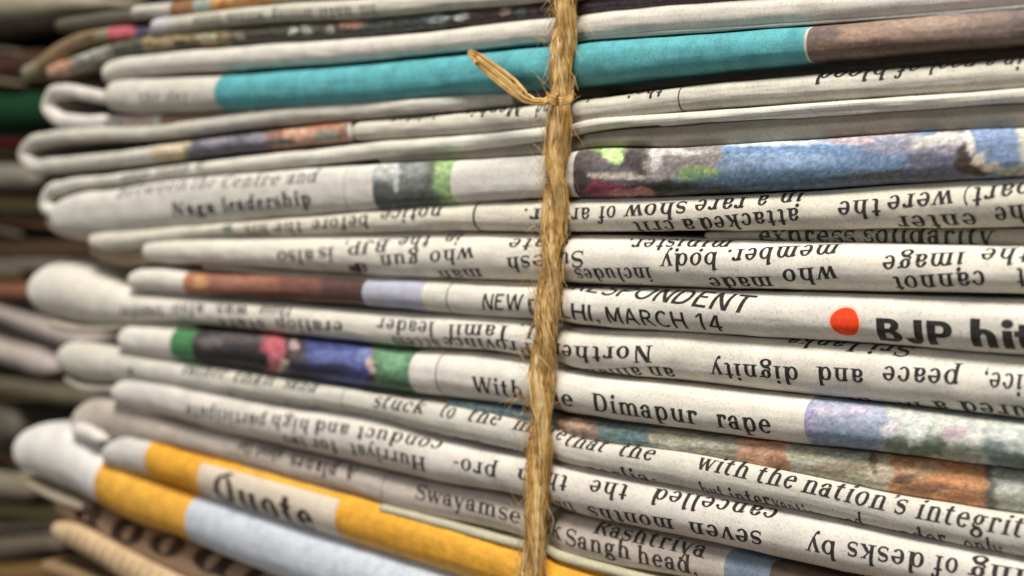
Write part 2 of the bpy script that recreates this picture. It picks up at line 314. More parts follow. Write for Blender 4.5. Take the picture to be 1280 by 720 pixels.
class Fold:
    """One folded sheet edge: a rounded nose along a path on the stack's face, running back into the stack."""
    STEP = 0.0005
    def __init__(f, pts, path=False, k=1.0, sq=2.15, w0=0.0, base=0.0, depth=0.052, tip=0.0028, amp=0.00012, seed=0, tail=0.0):
        f.k, f.depth, f.tip, f.amp, f.seed, f.tail, f.base = k, depth, tip, amp, seed, tail, base
        K = []
        for p in pts:
            if path: x, y, hp = p[:3]; wm = p[3] if len(p) > 3 else 0
            else: x, y0, y1 = p[:3]; y, hp = (y0+y1)/2, (y1-y0)/2; wm = p[3] if len(p) > 3 else 0
            wm = w0+wm*0.001
            U, V, t = locate(x, y, wm, base); K.append((U, V, hp*t/F, wm+base, x))
        # monotone-ish cubic through the stations
        D_ = []
        n = len(K)
        acc = [0]
        for a, b in zip(K, K[1:]): acc.append(acc[-1]+math.hypot(b[0]-a[0], b[1]-a[1]))
        m = []
        for i in range(n):
            if i == 0: m.append(tuple((K[1][c]-K[0][c])/(acc[1]-acc[0]) for c in range(5)))
            elif i == n-1: m.append(tuple((K[-1][c]-K[-2][c])/(acc[-1]-acc[-2]) for c in range(5)))
            else: m.append(tuple(((K[i][c]-K[i-1][c])/(acc[i]-acc[i-1])*(acc[i+1]-acc[i])+(K[i+1][c]-K[i][c])/(acc[i+1]-acc[i])*(acc[i]-acc[i-1]))/(acc[i+1]-acc[i-1]) for c in range(5)))
        N = int(acc[-1]/f.STEP)+1; j = 0; f.P = []
        for q in range(N+1):
            a = acc[-1]*q/N
            while j < n-2 and a > acc[j+1]: j += 1
            L = acc[j+1]-acc[j]; u = (a-acc[j])/L
            h00, h10, h01, h11 = 2*u**3-3*u*u+1, u**3-2*u*u+u, -2*u**3+3*u*u, u**3-u*u
            f.P.append([h00*K[j][c]+h10*L*m[j][c]+h01*K[j+1][c]+h11*L*m[j+1][c] for c in range(5)])
        f.L = acc[-1]; f.N = N; f.ds = f.L/N
        f.T = []
        for i in range(N+1):
            a, b = f.P[max(0, i-1)], f.P[min(N, i+1)]; dx, dy = b[0]-a[0], b[1]-a[1]; l = math.hypot(dx, dy) or 1
            f.T.append((-dy/l, dx/l))          # direction 'up' across the sheet, in (U, V)
        if path and f.T[0][1] < 0: pass
        f.e = 2/sq; f.S = ellipse_table(k, 90, f.e); f.S90 = f.S[-1]
        f.tipi = min(range(N+1), key=lambda i: f.P[i][0])
    def A(f, x, br=0):
        """arc length at photo column x; br 0/1 picks the branch of a loop before/after its leftmost point"""
        idx = range(f.tipi, f.N) if br else range(0, f.N)
        if not br and f.tipi > 5: idx = range(0, f.tipi)
        best = None
        for i in idx:
            x0, x1 = f.P[i][4], f.P[i+1][4]
            if min(x0, x1) <= x <= max(x0, x1) and x0 != x1: return (i+(x-x0)/(x1-x0))*f.ds
        lo = min(idx, key=lambda i: abs(f.P[i][4]-x)); return lo*f.ds
    def row(f, a):
        u = min(max(a/f.ds, 0), f.N-1e-6); i = int(u); u -= i
        p = [f.P[i][c]*(1-u)+f.P[i+1][c]*u for c in range(4)]; n = (f.T[i][0]*(1-u)+f.T[i+1][0]*u, f.T[i][1]*(1-u)+f.T[i+1][1]*u)
        fac = 1.0; sh = 0.0
        if f.tip and a < f.tip: q = 1-a/f.tip; fac = max(0, 1-q**2.3)**(1/2.3); sh = (1-fac)*f.tip*0.9
        if f.tail and f.L-a < f.tail: q = 1-(f.L-a)/f.tail; fac = max(0, 1-q**2.3)**(1/2.3); sh = (1-fac)*f.tail*0.9
        return p, n, fac, sh
    def phi_of_s(f, sn):
        s = abs(sn)
        if s >= f.S90: return None
        lo, hi = 0, len(f.S)-1
        while hi-lo > 1:
            md = (lo+hi)//2
            if f.S[md] <= s: lo = md
            else: hi = md
        u = (s-f.S[lo])/(f.S[hi]-f.S[lo]); return math.copysign((lo+u)*90/(len(f.S)-1), sn)
    def point(f, a, s=None, phi=None, back=None, lift=0.0):
        (U, V, h, W), n, fac, sh = f.row(a); h = max(h*fac, 1e-6)
        if phi is None and back is None:
            phi = f.phi_of_s(s/h)
            if phi is None: back = math.copysign(abs(s)-f.S90*h, s); 
        if back is not None:
            sg = math.copysign(1, back); bk = min(abs(back), f.depth)
            v = sg*h*(1-0.10*min(1, bk/f.depth)); wz = f.k*h+bk; nv, nw = sg, 0.0
        else:
            ph = R(phi); sn_, cs_ = math.sin(ph), max(0.0, math.cos(ph)); v = h*math.copysign(abs(sn_)**f.e, sn_); wz = f.k*h*(1-cs_**f.e)
            nv, nw = math.copysign(abs(sn_)**(2-f.e), sn_)*f.k, -cs_**(2-f.e)
            l = math.hypot(nv, nw) or 1; nv, nw = nv/l, nw/l
        pz = phi if phi is not None else math.copysign(90, back)
        q = noise.noise(Vector((a*70+f.seed*17.3, pz*0.012+f.seed, f.seed*3.1)))+0.55*noise.noise(Vector((a*240, pz*0.03, f.seed*7.7)))+.25*noise.noise(Vector((a*90, pz*.11, f.seed)))-.8*max(0, .16-abs(noise.noise(Vector((a*62+pz*.018, pz*.016, f.seed*5.1)))))/.16*max(0, noise.noise(Vector((a*40, f.seed*2.2, 9))))
        e = f.amp*q*fac+lift
        v += nv*e; wz += nw*e
        Uu, Vv = U+n[0]*v, V+n[1]*v
        if f.base == 0: wz += 0.0010*math.exp(-((Uu-twine_u(Vv))/0.0022)**2)*max(0, 1-wz/.01)
        return world(Uu, Vv, W+wz+sh)
    def cover(f, name, mat, parent, nphi=36):
        prof = [('b', -f.depth), ('b', -.02), ('b', -.006), ('b', -.0015)]+[('p', -90+180*i/nphi) for i in range(nphi+1)]+[('b', .0015), ('b', .006), ('b', .02), ('b', f.depth)]
        vs, fs = [], []; n = len(prof)
        for i in range(f.N+1):
            a = i*f.ds
            for kd, v in prof: vs.append(f.point(a, phi=v) if kd == 'p' else f.point(a, back=v))
        for i in range(f.N):
            for j in range(n):
                j2 = (j+1) % n
                fs.append((i*n+j, (i+1)*n+j, (i+1)*n+j2, i*n+j2))
        fs.append(tuple(range(n))); fs.append(tuple(range(f.N*n, (f.N+1)*n))[::-1])
        f.obj = mesh_obj(name, vs, fs, mat, parent); f.parent = parent; return f.obj
    def s_at(f, x, y, a):
        """arc position across the nose that is seen at photo height y"""
        (U, V, h, W), n, fac, sh = f.row(a)
        lo, hi = -86.0, 86.0
        def yy(ph):
            p = f.point(a, phi=ph)-CAM; return 360-F*p.dot(UPV)/p.dot(FWD)
        tt = (f.point(a, phi=0)-CAM).dot(FWD)/F
        sg = 1 if f.T[min(f.N, int(a/f.ds))][1] > 0 else -1
        for _ in range(22):
            md = (lo+hi)/2
            if (yy(md) > y) == (sg > 0): lo = md
            else: hi = md
        ph = lo; S = f.S; u = abs(ph)/90*(len(S)-1); i = min(int(u), len(S)-2)
        r = (S[i]+(S[i+1]-S[i])*(u-i))*h*max(fac, .05)
        if abs(ph) > 85: r += abs(yy(ph)-y)*tt*1.1
        return math.copysign(r, ph), sg
    def word(f, txt, x0, x1, y0, y1, xh=1.36, flip=False, style='serif', slant=0.0, col=(34, 31, 29), br=0, lift=0.00003, parent=None):
        qs, W = text_quads(txt, style); a0, a1 = f.A(x0, br), f.A(x1, br)
        (s0, sg), (s1, _) = f.s_at(x0, y0, a0), f.s_at(x1, y1, a1)
        xh *= 0.001; vs, fs = [], []
        mid = .71 if txt.isupper() or style == 'caps' else .5
        for q in qs:
            b = len(vs)
            for (px, py) in q:
                u = (px+slant*(py-.5))/W; v = (py-mid)*xh
                if flip: u = 1-u; v = -v
                a = a0+(a1-a0)*u; s = s0+(s1-s0)*u+v*sg
                vs.append(f.point(a, s=s, lift=lift))
            fs.append(tuple(range(b, b+4)))
        return mesh_obj('printed_word', vs, fs, ink_mat(col), parent or f.obj.parent)
    def patch(f, x0, x1, mat, p0=-90, p1=90, name='print_or_shade_block', lift=0.00002, br=0, skew=0.0, back=0.003):
        a0, a1 = sorted((f.A(x0, br), f.A(x1, br))); na = max(2, int((a1-a0)/0.0005)); npz = max(2, int((p1-p0)/4)); vs, fs = [], []
        cols = []
        if p0 <= -90: cols.append(('b', -back))
        cols += [('p', p0+(p1-p0)*j/npz) for j in range(npz+1)]
        if p1 >= 90: cols.append(('b', back))
        n = len(cols)
        for i in range(na+1):
            for kd, v in cols:
                e = skew*0.001*(v/90 if kd == 'p' else math.copysign(1, v)); a = a0+(a1-a0)*i/na+e
                vs.append(f.point(a, phi=v, lift=lift) if kd == 'p' else f.point(a, back=v, lift=lift))
        for i in range(na):
            for j in range(n-1): fs.append((i*n+j, (i+1)*n+j, (i+1)*n+j+1, i*n+j+1))
        return mesh_obj(name, vs, fs, mat, f.obj.parent)
    def blob(f, x, y, rx, ry, mat, name='printed_spot', lift=0.000022, rough=0.35, br=0, seed=0):
        """roundish printed spot; radii in millimetres"""
        a = f.A(x, br); s, sg = f.s_at(x, y, a); n = 28; rr = 5; vs = [f.point(a, s=s, lift=lift)]; fs = []
        for k in range(1, rr+1):
            for i in range(n):
                t = 2*math.pi*i/n; q = 1+rough*noise.noise(Vector((math.cos(t)*1.3+seed*5, math.sin(t)*1.3, seed*2.2)))*1.6
                ss = s+ry*.001*k/rr*math.sin(t)*q
                vs.append(f.point(a+rx*.001*k/rr*math.cos(t)*q, s=ss, lift=lift))
        for i in range(n): fs.append((0, 1+i, 1+(i+1) % n))
        for k in range(rr-1):
            for i in range(n):
                i2 = (i+1) % n; b = 1+k*n; fs.append((b+i, b+n+i, b+n+i2, b+i2))
        return mesh_obj(name, vs, fs, mat, f.obj.parent)
    def paint(f, x0, x1, base, spots=(), p0=-90, p1=90, name='printed_picture', lift=0.00003, br=0, warp=6, grain=.2, back=.003, seed=0):
        """a printed photograph: colour fields along the fold (x, colour) and soft spots (x, y, rx, ry, colour, softness), all in photo positions"""
        a0, a1 = sorted((f.A(x0, br), f.A(x1, br))); na = max(2, int((a1-a0)/0.00028)); npz = max(2, int((p1-p0)/4)); vs, fs, cs = [], [], []
        cols = ([('b', -back)] if p0 <= -90 else [])+[('p', p0+(p1-p0)*j/npz) for j in range(npz+1)]+([('b', back)] if p1 >= 90 else [])
        n = len(cols)
        for i in range(na+1):
            a = a0+(a1-a0)*i/na
            for kd, v in cols:
                p = f.point(a, phi=v, lift=lift) if kd == 'p' else f.point(a, back=v, lift=lift); vs.append(p)
                d = p-CAM; z = d.dot(FWD); X = 640+F*d.x/z; Y = 360-F*d.dot(UPV)/z
                q = Vector((X*.035+seed*9, Y*.06, seed*3.3)); wx = warp*(noise.noise(q)+.5*noise.noise(q*2.7)+.3*noise.noise(q*6)); wy = warp*.7*(noise.noise(q+Vector((31, 7, 2)))+.5*noise.noise(q*2.9+Vector((5, 5, 5))))
                k = 0; c = base[0][1]
                for bx, bc in base:
                    w_ = min(1, max(0, (X+wx*1.3-bx)/6+.5)); c = tuple(c[m]*(1-w_)+bc[m]*w_ for m in range(3))
                for sx, sy, rx, ry, bc, soft in spots:
                    r = math.hypot((X+wx-sx)/rx, (Y+wy-sy)/ry); w_ = min(1, max(0, (1-r)/max(soft*.6, .02)+.5)); c = tuple(c[m]*(1-w_)+bc[m]*w_ for m in range(3))
                c = faded(faded(c)); l = 1+.75*grain*(noise.noise(q*4.3)+.8*noise.noise(q*11)+.6*noise.noise(q*15)); h2 = grain*.35*noise.noise(q*7+Vector((9, 3, 1)))
                cs.append(tuple(lin(min(255, max(0, cc*l*(1+h2*(m-1))))) for m, cc in enumerate(c))+(1,))
        for i in range(na):
            for j in range(n-1): fs.append((i*n+j, (i+1)*n+j, (i+1)*n+j+1, i*n+j+1))
        o = mesh_obj(name, vs, fs, PICTURE, f.obj.parent); at = o.data.color_attributes.new('ink', 'FLOAT_COLOR', 'POINT')
        at.data.foreach_set('color', [x for c in cs for x in c]); return o
    def rule(f, x, w=0.22, p0=-88, p1=88, col=(70, 68, 66), br=0):
        a = f.A(x, br); f_x = None
        n = 20; vs = []; fs = []
        for i in range(n+1):
            ph = p0+(p1-p0)*i/n
            for e in (-1, 1): vs.append(f.point(a+e*w*.0005, phi=ph, lift=0.00003))
        for i in range(n): fs.append((2*i, 2*i+1, 2*i+3, 2*i+2))
        return mesh_obj('column_rule', vs, fs, ink_mat(col), f.obj.parent)

GROUP = 'folded newspapers of the tied stack'
_n = [0]
def paper(label, pts, col=(206, 200, 188), name='newspaper', group=GROUP, cat='newspaper', **kw):
    _n[0] += 1; s = _n[0]; j = 1+.045*math.sin(s*2.3); col = (col[0]*j, col[1]*j*(1-.003*(s % 3)), col[2]*j*(1.01-.012*(s % 3)))
    kw.setdefault('w0', (0, .0003, -.0002, .0001, .0004)[s % 5]); kw.setdefault('seed', s*1.37)
    f = Fold(pts, **kw)
    e = bpy.data.objects.new(name, None); C.objects.link(e); e.empty_display_size = 0.01
    p = f.P[f.N//2]; e.location = world(p[0], p[1]-p[2], p[3]+.02); tag(e, label, cat, group); bpy.context.view_layer.update()
    f.cover('cover', paper_mat(col), e); return f
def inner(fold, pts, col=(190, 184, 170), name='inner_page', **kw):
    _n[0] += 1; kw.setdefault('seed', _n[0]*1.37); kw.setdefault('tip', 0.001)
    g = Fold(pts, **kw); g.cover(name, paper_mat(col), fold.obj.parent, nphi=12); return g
WHITE = (206, 200, 188)
fz = locate(500, 240)[1]-0.128
# ---------------------------------------------------------------- the stack, from the top down
n0 = paper('newspaper at the very top of the stack with orange and cream print on its fold', [(156, 7, 25), (210, 2, 20), (280, -6, 11), (340, -14, 2), (500, -30, -6), (800, -62, -30), (1400, -130, -92)], col=(180, 176, 164))
n0.patch(212, 240, colour_mat((150, 100, 60)))
n0.patch(240, 262, colour_mat((150, 165, 150)))
n0.patch(262, 340, photo_mat([(120, 60, 30), (210, 170, 110), (190, 110, 60), (90, 60, 40)], 300, off=1))
n1 = paper('whitish newspaper with a row of small blurred letters, second from the top', [(181, 24, 43), (250, 15, 35), (340, 5, 28), (480, -4, 20), (560, -10, 13), (700, -22, 0), (1000, -52, -24), (1400, -90, -60)], col=(196, 192, 178))
n1.patch(186, 208, colour_mat((196, 190, 196)))
for i, (wd, a, b) in enumerate([('little', 240, 276), ('within', 284, 330), ('mining', 338, 390), ('until', 398, 440), ('him', 448, 470)]):
    n1.word(wd, a, b, 25-(a-240)*.058, 25-(b-240)*.058, 1.25, True, col=(96, 92, 86))
n2 = paper('dark printed newspaper whose two sheets curl apart at the left end', [(52, 83, 99), (75, 75, 95), (100, 66, 85), (130, 56, 73), (190, 44, 62), (340, 30, 52), (480, 21, 42), (600, 11, 29), (700, 1, 19), (1000, -25, -5), (1400, -62, -36)], col=(120, 112, 96), w0=.0006)
n2.paint(53, 1398, [(53, (170, 116, 80)), (90, (136, 134, 112)), (138, (84, 84, 58)), (180, (150, 124, 74)), (290, (72, 66, 52)), (450, (66, 72, 66)), (560, (66, 46, 44)), (700, (62, 42, 54))],
    [(72, 86, 16, 8, (196, 130, 92), .9), (115, 70, 20, 7, (160, 160, 136), .9), (215, 50, 20, 7, (180, 146, 88), .9), (258, 46, 14, 7, (176, 168, 120), .8), (235, 56, 16, 5, (90, 66, 40), .8), (300, 44, 8, 8, (130, 120, 96), .7), (366, 38, 6, 6, (170, 166, 150), .7), (385, 36, 8, 7, (150, 148, 136), .7), (440, 30, 16, 8, (176, 110, 78), .8), (410, 36, 6, 7, (140, 130, 120), .7),
     (548, 24, 18, 6, (120, 140, 132), .8), (578, 20, 8, 7, (156, 160, 152), .7), (600, 22, 6, 6, (60, 44, 44), .7), (630, 14, 8, 8, (146, 110, 96), .7), (650, 16, 6, 6, (80, 96, 84), .8), (490, 30, 14, 6, (60, 72, 62), .8), (674, 12, 10, 7, (70, 40, 52), .8)], grain=.45, seed=6, warp=6)
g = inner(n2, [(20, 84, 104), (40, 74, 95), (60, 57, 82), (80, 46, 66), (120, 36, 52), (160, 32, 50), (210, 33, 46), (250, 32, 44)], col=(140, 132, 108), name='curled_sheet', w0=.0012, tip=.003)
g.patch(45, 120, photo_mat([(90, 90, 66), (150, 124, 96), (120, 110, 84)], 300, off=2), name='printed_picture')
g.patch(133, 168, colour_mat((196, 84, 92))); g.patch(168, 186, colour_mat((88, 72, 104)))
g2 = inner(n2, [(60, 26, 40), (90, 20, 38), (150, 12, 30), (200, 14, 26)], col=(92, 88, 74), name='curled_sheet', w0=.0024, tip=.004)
n3 = paper('plain grey white newspaper directly above the turquoise one', [(121, 80, 108), (140, 73, 100), (180, 67, 94), (340, 53, 84), (500, 41, 72), (680, 19, 53), (760, 9, 47), (1000, -9, 30), (1280, -32, 7), (1400, -42, -6)], col=(196, 190, 178))
n3.patch(300, 1395, colour_mat((70, 150, 152)), p0=-90, p1=-62)
inner(n3, [(690, 48, 52), (900, 33, 38), (1100, 19, 25), (1280, 5, 12), (1400, -8, 0)], col=(176, 176, 168), w0=.0008, k=.7)
n4 = paper('newspaper with a bright turquoise and brown printed fold near the top', [(124, 101, 137), (145, 98, 141), (200, 96, 141), (270, 93, 138), (340, 88, 135), (500, 74, 125), (600, 64, 116), (730, 51, 105), (1005, 32, 77), (1280, 10, 54), (1400, 1, 44)], col=(200, 194, 184), w0=-.0005, k=.95)
n4.patch(268, 1004, colour_mat((70, 162, 170), .14), name='turquoise_block')
n4.paint(1008, 1398, [(1008, (112, 84, 72)), (1060, (134, 98, 80)), (1200, (128, 98, 84)), (1262, (110, 88, 78))], [(1080, 42, 50, 9, (160, 118, 92), 1), (1040, 60, 30, 9, (128, 90, 62), 1), (1160, 30, 60, 9, (156, 122, 98), 1), (1030, 40, 20, 6, (104, 80, 76), 1), (1150, 58, 120, 8, (104, 74, 54), 1)], name='brown_picture', grain=.16, seed=9)
n4.word('the day', 174, 236, 122, 119, 1.1, False, col=(110, 104, 98)); n4.word('minus', 138, 160, 124, 123, 1.0, True, col=(150, 144, 136))
n5 = paper('small looped newspaper end curling out below the turquoise one', [(316, 143, 7), (250, 149, 7.5), (180, 151, 8), (120, 152, 8.5), (88, 152, 9), (64, 147, 9.5), (53, 133, 9.5), (58, 119, 9.5), (76, 113, 9), (100, 117, 8.5), (128, 122, 8), (165, 122, 7)], path=True, col=(198, 192, 182), w0=.0012, k=1.0, tip=0, depth=.03)
n5.patch(150, 190, colour_mat((196, 172, 160))); n5.patch(200, 310, photo_mat([(110, 90, 78), (160, 130, 110), (130, 110, 96)], 300, off=13), name='printed_picture')
n5.word('lit', 128, 152, 153, 153, 1.0, True, col=(90, 84, 78))
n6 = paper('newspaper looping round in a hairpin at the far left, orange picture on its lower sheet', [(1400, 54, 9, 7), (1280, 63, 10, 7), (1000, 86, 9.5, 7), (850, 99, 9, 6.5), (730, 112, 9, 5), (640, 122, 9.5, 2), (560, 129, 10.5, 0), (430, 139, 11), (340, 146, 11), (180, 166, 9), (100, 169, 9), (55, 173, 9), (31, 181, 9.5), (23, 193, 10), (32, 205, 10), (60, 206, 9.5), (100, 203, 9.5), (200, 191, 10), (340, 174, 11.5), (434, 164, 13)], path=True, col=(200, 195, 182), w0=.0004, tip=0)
n6.patch(150, 190, colour_mat((206, 198, 186)), br=1); n6.paint(190, 434, [(190, (196, 168, 120)), (236, (92, 88, 104)), (326, (120, 84, 76)), (340, (176, 112, 84))],
    [(212, 184, 18, 8, (214, 190, 142), .9), (270, 176, 26, 7, (128, 126, 140), .8), (300, 184, 30, 5, (78, 72, 84), .8), (322, 172, 14, 6, (132, 128, 138), .8), (376, 168, 22, 8, (216, 144, 110), .9), (400, 156, 24, 6, (190, 100, 66), .9), (410, 170, 18, 9, (150, 140, 112), .8), (352, 178, 14, 5, (100, 84, 74), .8), (345, 165, 10, 7, (156, 90, 70), .8)], br=1, grain=.3, seed=5, warp=5)
n6.patch(640, 1395, colour_mat((120, 100, 80)))  # shade below the turquoise fold, painted in as a brown tint
n6.word('minimum', 640, 500, 126, 139, .8, False, col=(80, 76, 70)) if False else None
n7 = paper('newspaper with upside-down words half hidden in the shade of the turquoise one', [(432, 153, 177), (500, 146, 172), (600, 138, 166), (700, 127, 157), (850, 108, 139), (1000, 93, 128), (1100, 86, 121), (1280, 70, 109), (1400, 60, 100)], col=(198, 193, 180))
for wd, a, b, ya, yb in [('minister', 486, 560, 148, 142), ('Menhir', 575, 650, 141, 135), ('and', 668, 690, 134, 132), ('their', 770, 826, 117, 112), ('pad', 728, 760, 121, 118),
                         ('blood', 1016, 1106, 93.5, 87), ('of', 1116, 1146, 86, 84), ('pool', 1158, 1216, 83, 79), ('in a', 1226, 1276, 78, 74)]:
    n7.word(wd, a, b, ya, yb, 1.36, True)
n7.rule(848)
n8 = paper('thin newspaper edge looping at the left, bright edge line above the blue picture', [(1400, 107, 8), (1280, 117, 8), (1100, 129, 6.5), (1000, 136, 6), (850, 147, 7), (730, 157, 8), (680, 166, 9), (480, 186, 10), (360, 199, 10), (239, 212, 8), (127, 226, 7.5), (75, 233, 8), (54, 243, 9), (50, 255, 9), (62, 266, 9), (95, 270, 9), (130, 270, 8)], path=True, col=(202, 198, 184), tip=0, w0=.0003)
for wd, a, b in [('other', 150, 186), ('stories', 194, 236), ('in', 244, 254)]: n8.word(wd, a, b, 222-(a-150)*.16, 222-(b-150)*.16, 1.2, True, col=(90, 88, 80))
inner(n8, [(820, 154, 158), (940, 143, 149), (1060, 136, 142), (1180, 128, 134), (1290, 122, 127), (1400, 116, 120)], col=(206, 200, 188), w0=.0006, k=.7)
g = inner(n8, [(470, 196, 204), (560, 186, 200), (680, 174, 192), (730, 166, 185), (850, 153, 184), (1000, 141, 175), (1100, 134, 168), (1280, 123, 160), (1400, 115, 153)], col=(150, 142, 126), w0=.0012)
n9 = paper('newspaper reading Naga leadership, blue and green picture on its right half', [(57, 266, 286), (68, 252, 289), (85, 243, 291), (135, 236, 290), (200, 224, 286), (239, 220, 282), (360, 211, 270), (466, 205, 262), (585, 199, 253), (677, 193, 247), (730, 186, 248), (850, 184, 244), (920, 180, 240), (1000, 175, 237), (1100, 168, 230), (1280, 159, 218), (1400, 152, 208)], col=(208, 203, 192), w0=-.0006, k=.72, sq=2.6)
n9.word('between', 144, 233, 243, 231, 1.5, False, col=(96, 92, 88), slant=.15); n9.word('the', 237, 268, 231, 229, 1.5, False, col=(92, 88, 84), slant=.15)
n9.word('Centre', 275, 349, 229, 225, 1.5, False, col=(88, 84, 80), slant=.2); n9.word('and', 358, 396, 224, 221, 1.5, False, col=(84, 80, 76), slant=.15)
n9.word('Naga', 214, 268, 264, 260, 1.5, False, 'sbold'); n9.word('leadership', 276, 388, 259, 250, 1.5, False, 'sbold')
n9.rule(430, col=(150, 146, 140))
n9.paint(465, 563, [(465, (150, 156, 152)), (497, (104, 110, 104)), (532, (90, 100, 78)), (542, (126, 172, 84))], [(474, 246, 26, 18, (72, 80, 78), .7), (520, 250, 34, 14, (76, 82, 78), .9), (515, 214, 22, 8, (128, 132, 126), .9), (482, 212, 16, 12, (176, 180, 174), .8), (494, 222, 4, 20, (190, 194, 190), .6), (552, 214, 9, 12, (150, 194, 104), .9)], grain=.3, seed=7, warp=3)
n9.paint(716, 1398, [(716, (84, 74, 70)), (742, (96, 84, 84)), (792, (76, 62, 60)), (806, (134, 120, 118)), (906, (84, 128, 184)), (1060, (92, 128, 178)), (1172, (110, 110, 130)), (1212, (104, 134, 186)), (1272, (200, 192, 172))],
    [(757, 184, 30, 9, (104, 134, 56), .5), (772, 194, 19, 9, (176, 214, 108), .5), (790, 205, 14, 22, (66, 54, 54), .6), (765, 216, 26, 9, (92, 90, 92), .7), (821, 195, 8, 17, (214, 210, 202), .5), (850, 200, 28, 16, (128, 112, 112), .8), (845, 190, 40, 5, (176, 170, 162), .8),
     (880, 221, 36, 14, (122, 156, 62), .5), (893, 218, 16, 8, (150, 190, 64), .6), (838, 234, 60, 8, (50, 46, 40), .7), (905, 240, 60, 7, (60, 64, 56), .6), (735, 240, 34, 12, (44, 30, 34), .6), (752, 236, 30, 11, (150, 40, 70), .6), (788, 240, 30, 6, (200, 110, 96), .6), (760, 220, 60, 3, (190, 170, 156), .9), (722, 226, 12, 14, (60, 44, 52), .6),
     (918, 206, 20, 16, (104, 134, 176), .8), (960, 178, 90, 5, (176, 190, 206), .9), (990, 200, 70, 9, (124, 162, 210), 1), (1000, 226, 140, 14, (70, 104, 136), .8), (1090, 172, 60, 10, (176, 150, 156), .9), (1120, 182, 40, 12, (130, 130, 160), .8), (1150, 184, 14, 9, (196, 190, 180), .7), (1165, 200, 30, 14, (88, 90, 116), .8), (1185, 186, 20, 9, (150, 140, 160), .7), (1180, 174, 40, 8, (190, 184, 176), .8),
     (1206, 196, 12, 18, (64, 44, 36), .6), (1222, 212, 20, 8, (84, 60, 44), .6), (1212, 178, 7, 17, (216, 206, 190), .6), (1222, 200, 8, 8, (206, 190, 160), .6), (1238, 210, 14, 5, (200, 184, 150), .6), (1260, 214, 16, 4, (190, 180, 150), .6), (1130, 222, 70, 10, (92, 96, 110), .8)], grain=.3, seed=1)
inner(n9, [(52, 262, 278), (62, 272, 290), (84, 284, 298), (118, 291, 300), (200, 288, 292)], col=(196, 180, 166), w0=.0016, tip=.003)
n10 = paper('thin newspaper with the upside-down words were the attacked', [(104, 294, 308), (120, 290, 313), (140, 288, 313), (190, 285, 306), (239, 282, 297), (360, 272, 294), (466, 263, 291), (585, 254, 289), (677, 250, 290), (850, 246, 289), (1000, 239, 288), (1100, 232, 286), (1280, 221, 284), (1400, 213, 282)], col=(202, 196, 182))
for a in [('notice', 474, 552, 268, 263), ('before', 389, 461, 281, 274), ('the', 342, 377, 284, 282), ('his', 306, 334, 287, 285), ('r.', 653, 674, 267, 267), ('ar-', 704, 737, 267, 266), ('of', 746, 770, 265, 264),
          ('show', 780, 858, 263, 258), ('rare', 867, 931, 256, 252), ('a', 943, 957, 250, 249), ('in', 970, 1001, 247, 245),
          ('a crit', 787, 866, 284, 280), ('attacked', 872, 998, 280, 267), ('were', 1108, 1191, 253, 245), ('the', 1046, 1101, 260, 256), ('part)', 1202, 1290, 245, 232), ('enter', 1116, 1218, 278, 274), ('the', 1240, 1296, 268, 262)]:
    n10.word(*a, 1.36, True)
n10.rule(592, w=.4, col=(40, 38, 36)); n10.blob(285, 286, 1.6, .6, colour_mat((130, 138, 128)))
n10b = paper('recessed newspaper in the dark gap, only express solidarity showing', [(870, 290, 298), (1000, 287, 302), (1100, 286, 305), (1280, 285, 310), (1400, 284, 313)], col=(176, 168, 150), w0=.0022)
n10b.word('express', 948, 1069, 297, 297, 1.5, False, 'serif'); n10b.word('solidarity', 1078, 1242, 295, 297, 1.5, False, 'serif')
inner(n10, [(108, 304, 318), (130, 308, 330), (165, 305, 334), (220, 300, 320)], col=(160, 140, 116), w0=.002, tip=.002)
n11 = paper('thick white newspaper with upside-down words member and minister, body above the dateline', [(171, 304, 326), (185, 299, 329), (239, 297, 331), (281, 296, 334), (340, 294, 338), (400, 293, 343), (466, 292, 348), (585, 291, 351), (677, 293, 354), (730, 294, 357), (850, 298, 360), (1000, 303, 364), (1280, 309, 369), (1400, 312, 371)], col=(210, 205, 194), w0=-.0004)
for a in [('also', 346, 392, 320, 318), ('is', 398, 417, 316, 315), ('BJP,', 428, 483, 311, 306), ('the', 493, 533, 301, 299), ('in', 549, 570, 297, 296), ('who', 536, 592, 321, 315), ('gun', 474, 523, 325, 322), ('a', 440, 456, 334, 334),
          ('man', 540, 598, 343, 341), ('state', 632, 704, 303, 302), ('Suresh', 632, 730, 329, 320), ('minister.', 778, 906, 303, 304), ('body', 825, 897, 325, 322), ('includes', 716, 812, 342, 341), ('member.', 906, 1044, 319, 310),
          ('who', 976, 1045, 345, 340), ('made', 880, 962, 353, 352), ('image', 1102, 1204, 328, 322), ('the', 1222, 1284, 317, 315), ('cannot', 1112, 1232, 354, 347), ('yet', 1268, 1320, 345, 342)]:
    n11.word(*a, 1.38, True)
n11.blob(438, 337, 1.3, .8, colour_mat((110, 74, 64)), seed=2)
inner(n11, [(250, 331, 336), (420, 344, 349), (600, 352, 356), (680, 354, 357)], col=(170, 160, 144), w0=.0011, k=.6)
n12 = paper('newspaper with the red dot beside BJP hit and a dateline of March 14', [(152, 344, 360), (164, 338, 363), (180, 335, 365), (228, 340, 369), (300, 344, 373), (360, 346, 377), (452, 350, 383), (520, 352, 389), (600, 356, 396), (677, 358, 402), (730, 360, 409), (858, 364, 417), (1020, 368, 427), (1100, 371, 433), (1280, 376, 447), (1400, 378, 455)], col=(208, 203, 192), w0=-.0003)
